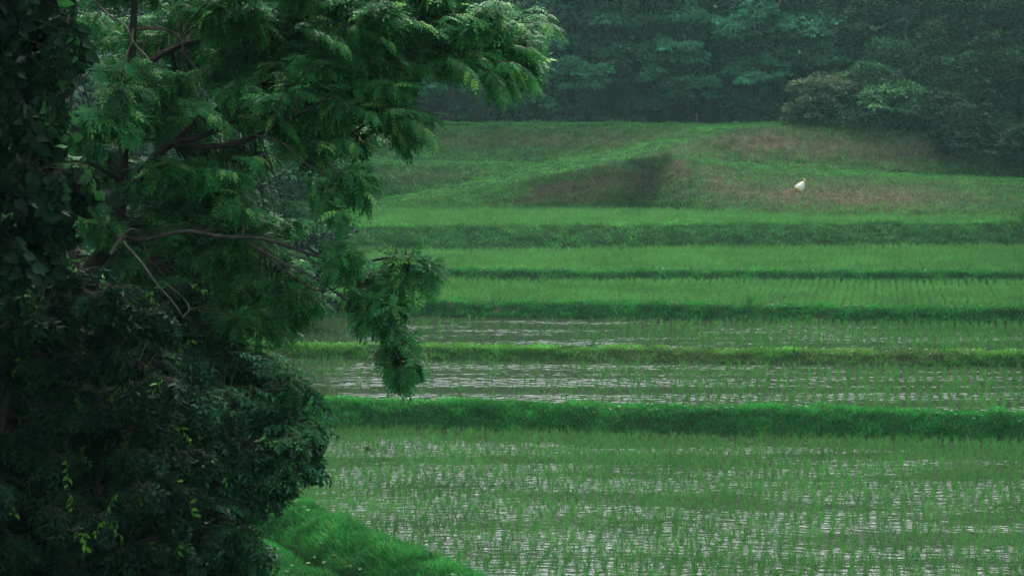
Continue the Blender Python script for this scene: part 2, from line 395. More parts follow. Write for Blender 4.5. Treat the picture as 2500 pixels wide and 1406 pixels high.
# hillside grass
N = 285000
x = P(600, 400, 160)[0] + (P(3050, 400, 165)[0] - P(600, 400, 160)[0]) * R.random(N)
segw = np.array([.34, .1, .14, .05, .29, .08]); seg = R.choice(6, N, p=segw)
s = hill0 + seg + R.random(N); p = surf(x, s); p[:, 2] += .35 * (fbm(p[:, 0] * 1.3, p[:, 1] * 1.1 + p[:, 2] * 2, 3) - .5)
d = dry(p); thin = R.random(N) > .35 * d; p, d, seg = p[thin], d[thin], seg[thin]
u, v = proj(p)
# path strips: short pale turf
path = (seg == 1) & (u < 1680)
light = pathk(u, v) > R.random(len(u))
base = np.where(light[:, None], G1 * [2.2, 1.45, 1.25], G1 * [2.1, 1.15, 1.2])
t = gtint(p, base, .5, d * .95, .03); bd = u - (1648 - (v - 380) * .4); dk = (seg == 0) * sst(1180, 1330, u) * (1 - sst(-12, 12, bd)); t *= (1 - dk * (.30 + .38 * np.exp(-((bd + 45) / 50) ** 2)))[:, None]  # wedge turf darker; shade of its concave right edge put into the tint
hg = np.where(light, .12, .26) * (.5 + 1. * fbm(p[:, 0] * .8, p[:, 1] + p[:, 2] * 1.5, 3))
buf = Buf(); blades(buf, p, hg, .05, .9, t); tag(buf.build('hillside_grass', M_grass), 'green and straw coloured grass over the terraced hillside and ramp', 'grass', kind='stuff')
# rough grass on both side slopes
N = 90000; y = 60 + 92 * R.random(N); xr = np.interp(y, [60, 100, 125, 135, 150, 165], [22, 26, 26.6, 28.2, 34, 46])
rt = R.random(N) < .45; x = np.where(rt, xr + .1 + 6 * R.random(N), xb(y) - .1 - 14 * R.random(N)); z = adjust(x, y, np.interp(y, [60, 66, 68, 80, 82, 92, 94, 107, 109, 127, 130, 150], [0, 0, .55, .55, .95, .95, 1.45, 1.45, 1.8, 1.8, 3, 3]))
p = np.stack([x, y, z - .02], -1); p = p[inview(p, 60)]; b = Buf()
blades(b, p, .35 * (.5 + fbm(p[:, 0], p[:, 1])), .0004 * p[:, 1], .8, gtint(p, G1 * [1.2, .65, .7], .5, None, .02)); tag(b.build('slope_grass', M_grass), 'rough dark grass on the slopes at both ends of the fields', 'grass', kind='stuff')
# left shore, lawn and low bank beside the front paddy
N = 330000; q_ = R.random(N) < .6; y = np.where(q_, 37 + 24 * R.random(N), 37 + 54 * R.random(N) ** 1.3); x = xb(y) - (-.05 + np.where(q_, 4.2, 9) * R.random(N) ** 1.1)
z = np.zeros(N)
Yk = y; k = np.argsort(y); p = np.stack([x, y, np.zeros(N)], -1)
# height: only the left profile matters here
p[:, 2] = adjust(x, y, np.full(N, -.1)); p[:, 2] += .3 * sst(.5, 1.5, xb(y) - x) * (fbm(x * 1.3, y * 1.1 + p[:, 2] * 2, 3) - .5)
p[:, 2] += .03; m = inview(p, 120); p = p[m]; dd = (xb(p[:, 1]) - p[:, 0])
cl = fbm(p[:, 0] * 1.8, p[:, 1] * 1.8, 3); hg = .14 * (.2 + 1.8 * cl ** 1.6) * np.where(dd > 2.3, .7, 1.2)
t = gtint(p, G1 * [.9, 1.02, .85], .55, None, .05) * (.35 + 1.3 * cl)[:, None]; dit_ = (np.exp(-((dd - 1.95) / .28) ** 2) * (p[:, 1] < 58)); t *= (1 - .75 * dit_)[:, None]; hg *= 1 - .6 * dit_  # ditch shade put into the grass tint; blades also shorter there
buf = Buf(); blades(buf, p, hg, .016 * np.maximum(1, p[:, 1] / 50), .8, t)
kw = R.choice(len(p), 4000)[:300]; dw = R.normal(0, 1, (300, 3)); dw[:, 2] = np.abs(dw[:, 2]) * .5; buf.inst(RHW[0], RHW[1], p[kw] + [0, 0, .1], dw, np.tile([0, -.3, 1.], (300, 1)), .06 + .07 * R.random(300), gtint(p[kw], G1 * [.6, .5, .5], .5, None, 0))
tag(buf.build('shore_grass', M_grass), 'lush bright grass on the low bank left of the front paddy', 'grass', kind='stuff')

RT = np.array([.050, .235, .045])
def rice_mesh(o, n_bl, h, w):
    """o: hill positions; n_bl blades each"""
    p = np.repeat(o, n_bl, 0); N = len(p)
    p = p + np.stack([R.normal(0, .018, N), R.normal(0, .018, N), np.zeros(N) - .03], -1)
    t = (RT if h < .27 and w < .015 else RT * [1.5, 1.28, 1.4]) * (.75 + .5 * R.random((N, 1))) * np.repeat(.8 + .4 * R.random((len(o), 1)), n_bl, 0)
    t[:, 0] *= 1 + .5 * R.random(N); hh = np.repeat(h * (.55 + .8 * R.random(len(o))), n_bl)
    buf = Buf(); blades(buf, p, hh, w, .38, t); return buf
ang = math.atan((2150 - U0) / F)
def hills(i):
    sx, sy = (.25, .15) if i == 0 else (.30, (.17 if i < 3 else .2))
    y0 = 39.8 if i == 0 else waterlim[i - 1][1](0) - 1; y1 = (waterlim[i][0](0) if i < 5 else 150) + 2
    ry = np.array([math.sin(ang), math.cos(ang)]); rx = np.array([math.cos(ang), -math.sin(ang)])
    a = np.arange(-70, 70, sx); bq = np.arange(y0 - 10, y1 + 12, sy); A, B = np.meshgrid(a, bq)
    A = A.ravel() + R.normal(0, .065 if i == 0 else .055, A.size) + .1 * fbm(B * .25, A * .12 + 7 * i).ravel(); B = B.ravel() + R.normal(0, .06, A.size)
    x = A * rx[0] + B * ry[0]; y = A * rx[1] + B * ry[1]
    lo = np.full_like(x, 40.) if i == 0 else waterlim[i - 1][1](x) + .25
    hi = (waterlim[i][0](x) if i < 5 else y6(x)) - .18
    m = (y > lo) & (y < hi) & (x > xb(y) + .35); p = np.stack([x[m], y[m], np.full(m.sum(), ZP[i])], -1)
    p = p[inview(p, 40)]; u, v = proj(p); n = fbm(p[:, 0] * .25 + i * 7, p[:, 1] * .3, 3)
    keep = np.ones(len(p))
    if i == 0: keep = .90 + .5 * (n - .6)
    if i == 1: keep = .08 + .5 * sst(1100, 2100, u + 600 * (n - .5)) ; keep = np.where(v < 912, .22 + .12 * (u > 1500), keep)
    if i == 2: keep = .07 + .75 * sst(1250, 2200, u + 500 * (n - .5))
    if i >= 3: keep = .97 * np.ones(len(p))
    p = p[R.random(len(p)) < keep]
    if i >= 4: p = p[p[:, 0] < np.interp(p[:, 1], [60, 100, 125, 150], [22, 26, 26.6, 33])]
    return p
hl = [hills(i) for i in range(6)]
h0 = hl[0]; u, v = proj(h0); near = (v < 1400) & (u > 1180) & (u < 2500); order = np.argsort(np.where(near, h0[:, 1], 1e9))[:300]
protos = []
for k in range(6):
    bf = rice_mesh(np.zeros((1, 3)), 13, .23, .010)
    o = bf.build('rice_plant', M_rice); protos.append(o.data)
    bpy.data.objects.remove(o)
for k, idx in enumerate(order):
    o = bpy.data.objects.new('rice_plant', protos[k % 6]); C.objects.link(o); o.location = h0[idx]
    o.rotation_euler = (0, 0, random.random() * 6.28)
    tag(o, 'young green rice plant standing in the front paddy along the bottom edge', 'rice plant', 'rice plants nearest the camera in the front paddy')
mask = np.ones(len(h0), bool); mask[order] = False; hl[0] = h0[mask]
desc = ['young rice in rows across the flooded front paddy', 'sparse young rice in the second paddy with silvery streaks of water', 'young rice in the third paddy, thick at its right end',
        'dense bright rice in the fourth paddy', 'pale green rice in the fifth paddy below the broad bank', 'dense pale rice in the highest paddy']
for i in range(6):
    nbl = [13, 13, 9, 9, 7, 6][i]; h = [.22, .22, .23, .25, .3, .3][i]; w = [.009, .011, .013, .018, .024, .03][i]
    tag(rice_mesh(hl[i], nbl, h, w).build('rice_crop', M_rice), desc[i], 'rice', kind='stuff')

# ------------------------------------------------------------------ foliage templates
def compound():
    v = []; f = []; t = []
    rp = lambda s: np.array([s, 0, .06 * math.sin(s * 3) - .20 * s * s])
    def leaflet(o, d, L, w):
        d = d / np.linalg.norm(d); s = np.cross(d, [0, 0, 1.]); s /= np.linalg.norm(s); k = len(v)
        v.extend([o, o + d * L * .42 + s * w, o + d * L + np.array([0, 0, -.12 * L]), o + d * L * .42 - s * w]); f.append((k, k + 1, k + 2, k + 3)); t.extend([(1, 1, 1)] * 4)
    for i in range(4):
        s = .2 + i * .2
        for sg in (-1, 1):
            L = .34 * math.sin(.7 + 1.9 * (i + .8) / 5); leaflet(rp(s), np.array([.6, sg * .8, -.1 - .3 * ((i * 37 + (sg > 0) * 17) % 10) / 10]), L, .075)
    leaflet(rp(.98), np.array([.9, 0, -.5]), .32, .06)
    for i in range(3):
        a, b2 = rp(i / 3), rp((i + 1) / 3); k = len(v); s = np.array([0, .009, 0])
        v.extend([a - s, b2 - s, b2 + s, a + s]); f.append((k, k + 1, k + 2, k + 3)); t.extend([(2.2, 1.5, 1.0)] * 4)
    return np.array(v), np.array(f), np.array(t, float)
CMP = compound()
def leafshape(w1, w2, fold=.08):
    v = [(0, 0, 0), (.22, w1, fold), (.62, w2, fold * .6), (1, 0, -.12), (.62, -w2, fold * .6), (.22, -w1, fold)]
    return np.array(v, float), np.array([(0, 1, 2, 3), (0, 3, 4, 5)])
OVATE = leafshape(.20, .20); HEART = leafshape(.36, .24)
def sprayT(n, L, shape, droop=.35):
    """a twig with n irregular alternate leaves, twig length 1"""
    V = []; Fc = []
    for i in range(n):
        s = .15 + .85 * i / (n - 1) + R.normal(0, .03); sg = 1 if i % 2 else -1
        o = np.array([s, 0, -.15 * s * s]); d = np.array([.6 + R.normal(0, .3), sg * (.75 + R.normal(0, .3)), -droop + R.normal(0, .3)]); d /= np.linalg.norm(d)
        up = nrm(np.array([R.normal(0, .35), R.normal(0, .35), 1.])); sd = np.cross(d, up); sd /= np.linalg.norm(sd); nn = np.cross(sd, d)
        k = sum(len(q) for q in V); V.append(o + L * (.7 + .5 * R.random()) * (shape[0][:, 0:1] * d + shape[0][:, 1:2] * sd + shape[0][:, 2:3] * nn)); Fc.append(shape[1] + k)
    k = sum(len(q) for q in V); w = .012
    V.append(np.array([(0, -w, 0), (.5, -w, -.04), (.5, w, -.04), (0, w, 0), (1, 0, -.15), (1, .002, -.15)])); Fc.append(np.array([(0, 1, 2, 3), (1, 4, 5, 2)]) + k)
    return np.concatenate(V), np.concatenate(Fc)
SP_OV = [sprayT(7, .36, OVATE) for _ in range(6)]; SP_HT = [sprayT(5, .50, HEART, .9) for _ in range(5)]
RH = (np.array([(0, 0, 0), (.45, .28, .04), (1, 0, -.08), (.45, -.28, .04)], float), np.array([(0, 1, 2, 3)]))

def split(cl, k, fu=.5, fv=.42):
    out = []
    for c in cl:
        c = list(c) + [1.] * (7 - len(c))
        for i in range(k):
            a = R.random() * 6.283; q = R.random() ** .5 * .75
            out.append((c[0] + q * math.cos(a) * c[2], c[1] + q * math.sin(a) * c[3], c[2] * fu * (.7 + .6 * R.random()), c[3] * fv * (.7 + .6 * R.random()) + 4, c[4] + R.normal(0, .15), c[5] * 1.1, c[6]))
    return out
def clumps_to_tree(buf, tw, clumps, tmpl, per, size, base, tipc, droopr=(.2, .9), Dj=.9, twr=.004, barkc=(.03, .028, .02), up_bias=0., tip_p=.12, ttint=None, limbs=None):
    """each clump (u, v, ru, rv, D, density, brightness): twigs spreading out, leaves along them"""
    for c in clumps:
        cu, cv, ru, rv, D = c[:5]; dens = c[5] if len(c) > 5 else 1.; br = c[6] if len(c) > 6 else 1.
        cen = P(cu, cv, D); px = D / F; br = br * (.7 + .6 * R.random())
        ra = np.array([ru * px, max(ru, rv) * px * Dj, rv * px])
        area = ru * rv / (80 * 55) * (D / 22.) ** 2 * (.26 / size) ** 2
        nt_ = max(2, int(per * dens * area / 6))
        for k in range(nt_):
            q = nrm(R.normal(0, 1, 3)); q[2] = q[2] * .8 + .05; tip = cen + q * ra * (.45 + .5 * R.random()); st = cen + (R.random(3) - .5) * ra * .5 + q * ra * .1
            mid = (tip + st) / 2 + np.array([0, 0, .25 * np.linalg.norm(tip - st)])
            tt = np.linspace(0, 1, 5)[:, None]; path = st * (1 - tt) ** 2 + 2 * mid * tt * (1 - tt) + tip * tt ** 2
            tw.tube(path, np.linspace(twr * 1.6, twr * .5, 5), barkc, 3)
            nl = 6; tl = np.sort(.2 + .8 * R.random(nl)); tl[-1] = 1
            o = st * (1 - tl[:, None]) ** 2 + 2 * mid * (tl * (1 - tl))[:, None] + tip * tl[:, None] ** 2
            tan = nrm(tip - st + np.array([0, 0, -.1])); a = np.where(np.arange(nl) % 2, 1, -1) * (.3 + 1.6 * R.random(nl)); a[-1] = .2 * R.normal()
            hx = tan[0] * np.cos(a) - tan[1] * np.sin(a); hy = tan[0] * np.sin(a) + tan[1] * np.cos(a)
            dr = droopr[0] + (droopr[1] - droopr[0]) * R.random(nl)
            d = nrm(np.stack([hx, hy, tan[2] * .4 - dr], -1)); upv = nrm(np.stack([R.normal(0, .5, nl), R.normal(0, .5, nl) - .25, np.ones(nl)], -1))
            t = np.asarray(base) * br * (.65 + .7 * R.random((nl, 1))) * (1 + .15 * R.normal(size=(nl, 3)))
            tipm = (R.random(nl) < tip_p * (.4 + 1.2 * tl)) & (q[2] > -.2)
            t = np.where(tipm[:, None], np.asarray(tipc) * (.7 + .6 * R.random((nl, 1))), t)
            tm = tmpl[k % len(tmpl)] if isinstance(tmpl, list) else tmpl
            buf.inst(tm[0], tm[1], o, d, upv, size * (.75 + .5 * R.random(nl)), np.clip(t, .001, 1), ttint)
        if limbs is not None and len(limbs):
            dd = np.linalg.norm((limbs - cen) * [1, .7, 1], axis=1) + 2. * (limbs[:, 0] > cen[0] + .1); a = limbs[np.argmin(dd)]
            tt = np.linspace(0, 1, 6)[:, None]; mid = (a + cen) / 2 + np.array([0, 0, .12]) + R.normal(0, .05, 3)
            tw.tube(a * (1 - tt) ** 2 + 2 * mid * tt * (1 - tt) + cen * tt ** 2, np.linspace(.007, .003, 6) * (D / 22), barkc, 5)

def fill(u0, u1, v0, v1, du, dv, ru, rv, D, Dj, dens=1., br=1., cond=None):
    out = []; vv = v0
    while vv <= v1:
        uu = u0 + (dv * .3) * R.random()
        while uu <= u1:
            a, b_ = uu + R.normal(0, du * .25), vv + R.normal(0, dv * .25)
            if cond is None or cond(a, b_): out.append((a, b_, ru * (.8 + .4 * R.random()), rv * (.8 + .4 * R.random()), D + R.normal(0, Dj), dens, br * (.8 + .4 * R.random())))
            uu += du
        vv += dv
    return out
def sprays(buf, tw, lst, D, tmpl, n, size, base, tipc, barkc=(.03, .028, .02), ttint=None, droop=(.0, .6)):
    """single long shoots from (u0, v0) to the tip (u1, v1), leaves alternating to the very end"""
    for k, (u0, v0, u1, v1) in enumerate(lst):
        a = P(u0, v0, D + R.normal(0, .25)); b_ = P(u1, v1, D + R.normal(0, .3)); L = np.linalg.norm(b_ - a)
        m = (a + b_) / 2 + np.array([0, 0, .16 * L]); tt = np.linspace(0, 1, 7)[:, None]
        tw.tube(a * (1 - tt) ** 2 + 2 * m * tt * (1 - tt) + b_ * tt ** 2, np.linspace(.006, .002, 7), barkc, 4)
        nl = int(n * L / .5) + 4; tl = np.linspace(.1, .93, nl) + R.normal(0, .02, nl); tl = tl[:, None]
        o = a * (1 - tl) ** 2 + 2 * m * tl * (1 - tl) + b_ * tl ** 2; tan = nrm(2 * (1 - tl) * (m - a) + 2 * tl * (b_ - m))
        an = np.where(np.arange(nl) % 2, 1, -1) * (.5 + .7 * R.random(nl)) * (1 - .5 * tl[:, 0])
        d = np.stack([tan[:, 0] * np.cos(an) - (tan[:, 1]) * np.sin(an), tan[:, 0] * np.sin(an) + tan[:, 1] * np.cos(an), tan[:, 2] - droop[0] - (droop[1] - droop[0]) * R.random(nl)], -1)
        upv = nrm(np.stack([R.normal(0, .3, nl), R.normal(0, .3, nl) - .3, np.ones(nl)], -1)); t = np.asarray(base) * (.7 + .6 * R.random((nl, 1)))
        t = np.where((R.random(nl) < .25 * tl[:, 0])[:, None], np.asarray(tipc), t); tm = tmpl[k % len(tmpl)] if isinstance(tmpl, list) else tmpl
        buf.inst(tm[0], tm[1], o, nrm(d), upv, size * (.7 + .5 * R.random(nl)), t, ttint)
# ------------------------------------------------------------------ main tree with feathery leaves
DT = 22.
def limb(buf, pts, widths, col, D=DT, dj=None, k=9):
    p = np.array([P(q[0], q[1], D + (dj[i] if dj is not None else 0)) for i, q in enumerate(pts)])
    w = np.interp(np.linspace(0, 1, 6 * (len(pts) - 1) + 1), np.linspace(0, 1, len(widths)), widths)
    sp = smoothpath(p); buf.tube(sp, w * .5 * D / F, col, k); return sp
BK = (.019, .018, .013)
gz = float(height(-4.2, DT)[0])
root = empty('feathery_tree', (-4.2, DT, gz), 'large leaning tree with feathery drooping leaves and dark forked trunk, in front at left', 'tree')
tb = Buf(); lp = []
vb = float(proj(np.array([-4.2, DT, gz - .3]))[1])
lp.append(limb(tb, [(100, vb), (130, 1150), (165, 900), (205, 690), (255, 610), (285, 540), (298, 430), (304, 330), (317, 220), (324, 100), (332, -60), (350, -260), (420, -480)], [64, 56, 50, 44, 39, 36, 28, 24, 21, 18, 15, 11, 6], BK))
lp.append(limb(tb, [(297, 500), (345, 425), (398, 365), (432, 348)], [28, 24, 22, 20], BK, dj=[0, -.1, -.2, -.3]))
lp.append(limb(tb, [(425, 352), (470, 358), (540, 357), (590, 347), (640, 325), (720, 285), (800, 240)], [18, 15, 14, 13, 11, 8, 5], BK, dj=[-.3, -.3, -.4, -.5, -.6, -.8, -1]))
lp.append(limb(tb, [(430, 346), (500, 330), (552, 308), (600, 288), (660, 250), (740, 215)], [17, 14, 13, 11, 8, 5], BK, dj=[-.3, -.3, -.2, 0, .2, .4]))
lp.append(limb(tb, [(432, 342), (480, 302), (550, 256), (610, 220), (680, 195), (780, 190), (870, 180), (943, 160), (1010, 122), (1080, 116), (1150, 102), (1240, 80)], [16, 14, 14, 13, 12, 11, 11, 10, 9, 7, 6, 3], BK, dj=[-.3, 0, .1, .2, .3, .3, .2, .2, .2, .1, 0, 0]))
lp.append(limb(tb, [(1010, 122), (1028, 90), (1045, 58), (1090, 20)], [6, 5, 4, 2], BK, k=6))
lp.append(limb(tb, [(943, 160), (1025, 152), (1070, 176), (1135, 173), (1200, 190)], [7, 6, 5, 4, 2], BK, k=6))
lp.append(limb(tb, [(1100, 118), (1130, 140), (1175, 155), (1250, 170)], [5, 4, 4, 2], BK, k=6))
lp.append(limb(tb, [(322, 235), (372, 150), (430, 117), (480, 102), (530, 84), (556, 54), (600, 30), (680, 5), (800, -40)], [20, 17, 15, 14, 13, 12, 10, 8, 4], BK, dj=[0, .3, .6, .6, .6, .6, .6, .6, .6]))
lp.append(limb(tb, [(340, 70), (400, 72), (440, 93), (450, 130), (480, 165), (515, 176)], [8, 7, 6, 5, 4, 2], (.09, .07, .06), k=6))
lp.append(limb(tb, [(275, 575), (350, 585), (450, 565), (545, 578), (640, 583), (720, 608), (800, 632), (880, 640), (960, 628), (1020, 634)], [13, 11, 10, 10, 9, 8, 7, 6, 5, 3], (.045, .042, .034), dj=[0, -.5, -.8, -1, -1, -1, -1, -1, -1, -1], k=6))
lp.append(limb(tb, [(600, 590), (690, 640), (770, 680), (860, 745), (920, 800), (970, 870), (985, 915)], [6, 6, 5, 5, 4, 3, 2], (.055, .05, .042), dj=[-1, -1.1, -1.2, -1.2, -1.2, -1.2, -1.2], k=6))
lp.append(limb(tb, [(620, 600), (700, 665), (780, 710), (870, 690), (930, 715)], [5, 5, 4, 3, 2], (.06, .055, .045), dj=[-1.] * 5, k=6))
lp.append(limb(tb, [(420, 350), (360, 340), (330, 350)], [7, 5, 3], BK, k=6))
lp.append(limb(tb, [(445, 335), (500, 262), (506, 225)], [5, 4, 2], BK, dj=[-.4] * 3, k=6))
lp.append(limb(tb, [(620, 330), (690, 350), (735, 392), (790, 425), (850, 440), (900, 445)], [6, 6, 5, 5, 4, 2], (.035, .033, .026), dj=[-.6, -.8, -.9, -1, -1, -1], k=6))
lp.append(limb(tb, [(700, 350), (740, 370), (790, 360), (850, 330), (960, 270), (1010, 280)], [5, 5, 5, 5, 4, 2], (.035, .033, .026), k=6))
lp.append(limb(tb, [(300, 590), (345, 640), (380, 690), (420, 735), (445, 770)], [6, 6, 5, 4, 3], (.09, .085, .07), dj=[-1.2] * 5, k=6))
lp.append(limb(tb, [(445, 775), (462, 752), (440, 720), (400, 690)], [4, 4, 3, 2], (.10, .095, .08), dj=[-1.2] * 4, k=6))
lp.append(limb(tb, [(270, 620), (300, 575), (330, 560), (352, 600), (362, 640)], [10, 7, 4, 3, 2], (.08, .07, .06), dj=[-.5] * 5, k=6))
lp.append(limb(tb, [(205, 690), (150, 560), (120, 430), (110, 300)], [22, 14, 10, 6], BK, dj=[0, .6, 1, 1.2], k=7))
lp.append(limb(tb, [(290, 440), (220, 400), (150, 395)], [14, 9, 5], BK, dj=[0, -.4, -.6], k=7))
lp.append(limb(tb, [(295, 425), (220, 370), (140, 360)], [9, 6, 3], BK, dj=[0, .4, .6], k=7))
lp.append(limb(tb, [(230, 5), (270, 40), (305, 62), (330, 110), (350, 130), (363, 145)], [5, 5, 5, 5, 4, 3], (.10, .095, .08), dj=[-1.1] * 6, k=6))
lp.append(limb(tb, [(324, 70), (322, 100), (308, 140), (298, 180)], [5, 5, 4, 3], (.10, .095, .08), dj=[-1.1] * 4, k=6))
limbs_pts = np.concatenate(lp)
o = tb.build('trunk', M_bark, None, True)
def attach(o, root):
    o.parent = root; o.matrix_parent_inverse = root.matrix_world.inverted() if False else o.matrix_parent_inverse
    # children were modelled in world space: shift mesh back to the root
    me = o.data; n = len(me.vertices); a = np.empty(n * 3, np.float32); me.vertices.foreach_get('co', a)
    a = a.reshape(-1, 3) - np.array(root.location[:], np.float32); me.vertices.foreach_set('co', a.ravel()); me.update()
    return o
attach(o, root)
cb = Buf(); twb = Buf()
main = [(560, 40, 110, 70), (660, 60, 120, 80), (770, 50, 120, 80), (890, 60, 110, 75), (990, 45, 100, 65), (1080, 40, 95, 60), (1170, 50, 95, 55), (1250, 60, 85, 50), (1310, 75, 60, 42),
        (1240, 125, 80, 50), (1285, 165, 45, 36), (1235, 195, 50, 38, DT, .8), (1150, 150, 70, 40), (1080, 110, 90, 45), (980, 120, 80, 45), (900, 150, 90, 50), (980, 180, 60, 34, DT, .6),
        (960, 235, 55, 45), (1020, 300, 42, 36, DT, .9), (985, 325, 34, 30, DT, .7), (955, 275, 42, 36), (880, 225, 80, 60), (800, 160, 110, 60), (790, 250, 100, 65), (830, 320, 80, 50), (870, 350, 34, 26, DT, .6), (745, 330, 95, 42), (770, 372, 50, 22, DT, .6),
        (690, 150, 110, 70), (690, 240, 100, 65), (590, 150, 90, 60), (600, 225, 70, 40, DT, .6), (620, 280, 55, 30, DT, .5), (500, 40, 80, 50, DT, .7), (1050, -20, 150, 50), (860, -30, 200, 60), (650, -30, 150, 60),
        (850, 440, 62, 32, DT - 1), (885, 470, 38, 24, DT - 1), (800, 475, 36, 36, DT - 1), (820, 515, 20, 26, DT - 1, .6), (860, 420, 50, 24, DT - 1),
        (415, 265, 55, 34, DT + .5, 1, 1.8), (470, 300, 60, 26, DT + .8, .8, 1.9), (375, 235, 50, 45), (385, 300, 60, 35), (330, 180, 60, 50, DT, .6), (400, 200, 60, 40, DT, .5), (300, 270, 60, 70), (240, 320, 60, 60), (250, 420, 60, 70),  # raised brightness: light on these clumps put into the leaf tint
        (370, 440, 70, 50), (450, 420, 90, 40, DT, 1, 1.3), (540, 420, 60, 36, DT + .4, 1, 1.5), (600, 420, 30, 22, DT + .4, .6, 1.7), (430, 500, 90, 45), (510, 490, 80, 50), (590, 500, 45, 35, DT, .8, 1.4), (470, 560, 100, 45), (560, 560, 80, 50),  # brighter clumps here also carry painted light
        (380, 560, 50, 50), (620, 620, 80, 50), (540, 640, 90, 50), (450, 650, 80, 55), (600, 700, 100, 50), (690, 700, 80, 45), (720, 745, 70, 34), (770, 735, 36, 22, DT, .8, 1.3), (690, 790, 50, 30), (620, 770, 80, 36), (540, 760, 80, 40), (480, 720, 80, 40),
        (850, 605, 45, 28, DT - 1), (830, 650, 60, 36, DT - 1, .8), (890, 665, 60, 34, DT - 1, .8), (960, 640, 48, 24, DT - 1), (1020, 640, 45, 28, DT - 1), (1050, 670, 26, 32, DT - 1, .8), (990, 680, 34, 32, DT - 1, .7),
        (915, 715, 60, 30, DT - 1.2), (900, 760, 34, 40, DT - 1.2), (950, 770, 48, 42, DT - 1.2), (970, 825, 48, 44, DT - 1.2), (985, 875, 42, 36, DT - 1.2), (975, 912, 30, 22, DT - 1.2, .8), (1015, 895, 20, 20, DT - 1.2, .7), (940, 740, 40, 30, DT - 1.2),
        (300, 620, 70, 50), (230, 540, 60, 60), (370, 640, 60, 50), (350, 730, 70, 50), (430, 800, 90, 50), (540, 830, 90, 40), (640, 860, 60, 30, DT, .7)]
main = [(*c[:4], c[4] + R.normal(0, .25), *c[5:]) if len(c) > 4 else (*c, DT + R.normal(0, .45)) for c in main]
LFM = [.038, .175, .056]
main = main + fill(300, 850, -10, 330, 120, 90, 85, 50, DT + 1.3, .5, .5) + fill(330, 640, 400, 760, 100, 75, 80, 50, DT + 1.2, .4, .7)
clumps_to_tree(cb, twb, split(main, 5), CMP[:2], 108, .15, LFM, [.15, .38, .09], (-.6, .55), .9, .0035, (.035, .034, .02), ttint=CMP[2], limbs=limbs_pts, tip_p=.10)
# unseen upper crown, added to keep sky light off the leaves below
up = [(R.uniform(-200, 1150), R.uniform(-620, -80), 150, 90, DT + R.normal(0, 1.5)) for _ in range(22)]
clumps_to_tree(cb, twb, up, CMP[:2], 45, .34, LFM, [.10, .26, .045], (.25, 1.0), .9, .004, ttint=CMP[2])
TIPS = [(1250, 60, 1372, 80), (1260, 50, 1345, 35), (1240, 110, 1330, 140), (1230, 150, 1318, 215), (1180, 170, 1240, 240), (1210, 150, 1290, 205), (1100, 160, 1165, 220), (960, 260, 1070, 290), (980, 280, 1055, 345), (960, 290, 1000, 358),
        (860, 260, 935, 285), (820, 330, 885, 368), (760, 350, 845, 380), (860, 400, 932, 470), (850, 440, 905, 503), (800, 460, 828, 550), (770, 440, 790, 510), (960, 630, 1080, 662), (1000, 640, 1060, 705), (960, 660, 1010, 715), (920, 690, 1003, 722),
        (930, 780, 1035, 855), (960, 850, 1030, 915), (955, 850, 985, 935), (945, 840, 950, 915), (880, 720, 885, 795), (700, 730, 800, 742), (660, 770, 712, 832), (600, 760, 640, 820), (1150, 20, 1250, 10), (1000, 160, 1090, 190), (900, 200, 990, 240),
        (640, 230, 720, 330), (560, 380, 640, 400), (520, 420, 615, 440), (560, 500, 625, 520), (430, 240, 540, 300), (460, 290, 570, 330), (700, 200, 820, 260), (720, 60, 850, 120), (850, 60, 960, 110), (950, 40, 1080, 80), (620, 640, 740, 700), (560, 560, 680, 640), (1080, 30, 1200, 60)]
TIPS = TIPS + [(a + R.normal(0, 18), b2 + R.normal(0, 14), c_ - abs(R.normal(0, 25)), d_ - R.normal(5, 14)) for a, b2, c_, d_ in TIPS]
sprays(cb, twb, TIPS, DT - .6, CMP[:2], 15, .125, LFM, [.16, .40, .09], ttint=CMP[2])
attach(cb.build('crown', M_leaf), root); attach(twb.build('twigs', M_bark), root)

# ------------------------------------------------------------------ near broad-leaved trees and shrubs at left
def near_plant(name, label, cat, clumps, tmpl, per, size, base, tipc, mat, stems, basexy, droopr, tip_p, extra=None, exD=20):
    gzz = float(height(basexy[0], basexy[1])[0]); root = empty(name, (basexy[0], basexy[1], gzz), label, cat)
    tb = Buf(); pts = []
    for st in stems:
        p0 = np.array([basexy[0], basexy[1], gzz - .2]); q = [p0] + [P(*a) for a in st[0]]
        sp = smoothpath(np.array(q)); pts.append(sp); tb.tube(sp, np.linspace(st[1], st[2], len(sp)), (.02, .019, .014), 8)
    cb, tw = Buf(), tb
    clumps_to_tree(cb, tw, split(clumps, 3, .6, .5), tmpl, per, size, base, tipc, droopr, .9, .004, (.03, .028, .02), tip_p=tip_p, limbs=np.concatenate(pts))
    if extra: extra = extra + [(a + R.normal(0, 25), b2 + R.normal(0, 18), c_ - abs(R.normal(0, 40)), d_ + R.normal(0, 18)) for a, b2, c_, d_ in extra]; sprays(cb, tw, extra, exD, tmpl, 9, size * .9, [c * 1.5 for c in base], [c * 2.5 for c in base])
    attach(tb.build('stems' if cat == 'shrub' else 'trunk', M_bark, None, True), root); attach(cb.build('foliage' if cat == 'shrub' else 'crown', mat), root)
    return root
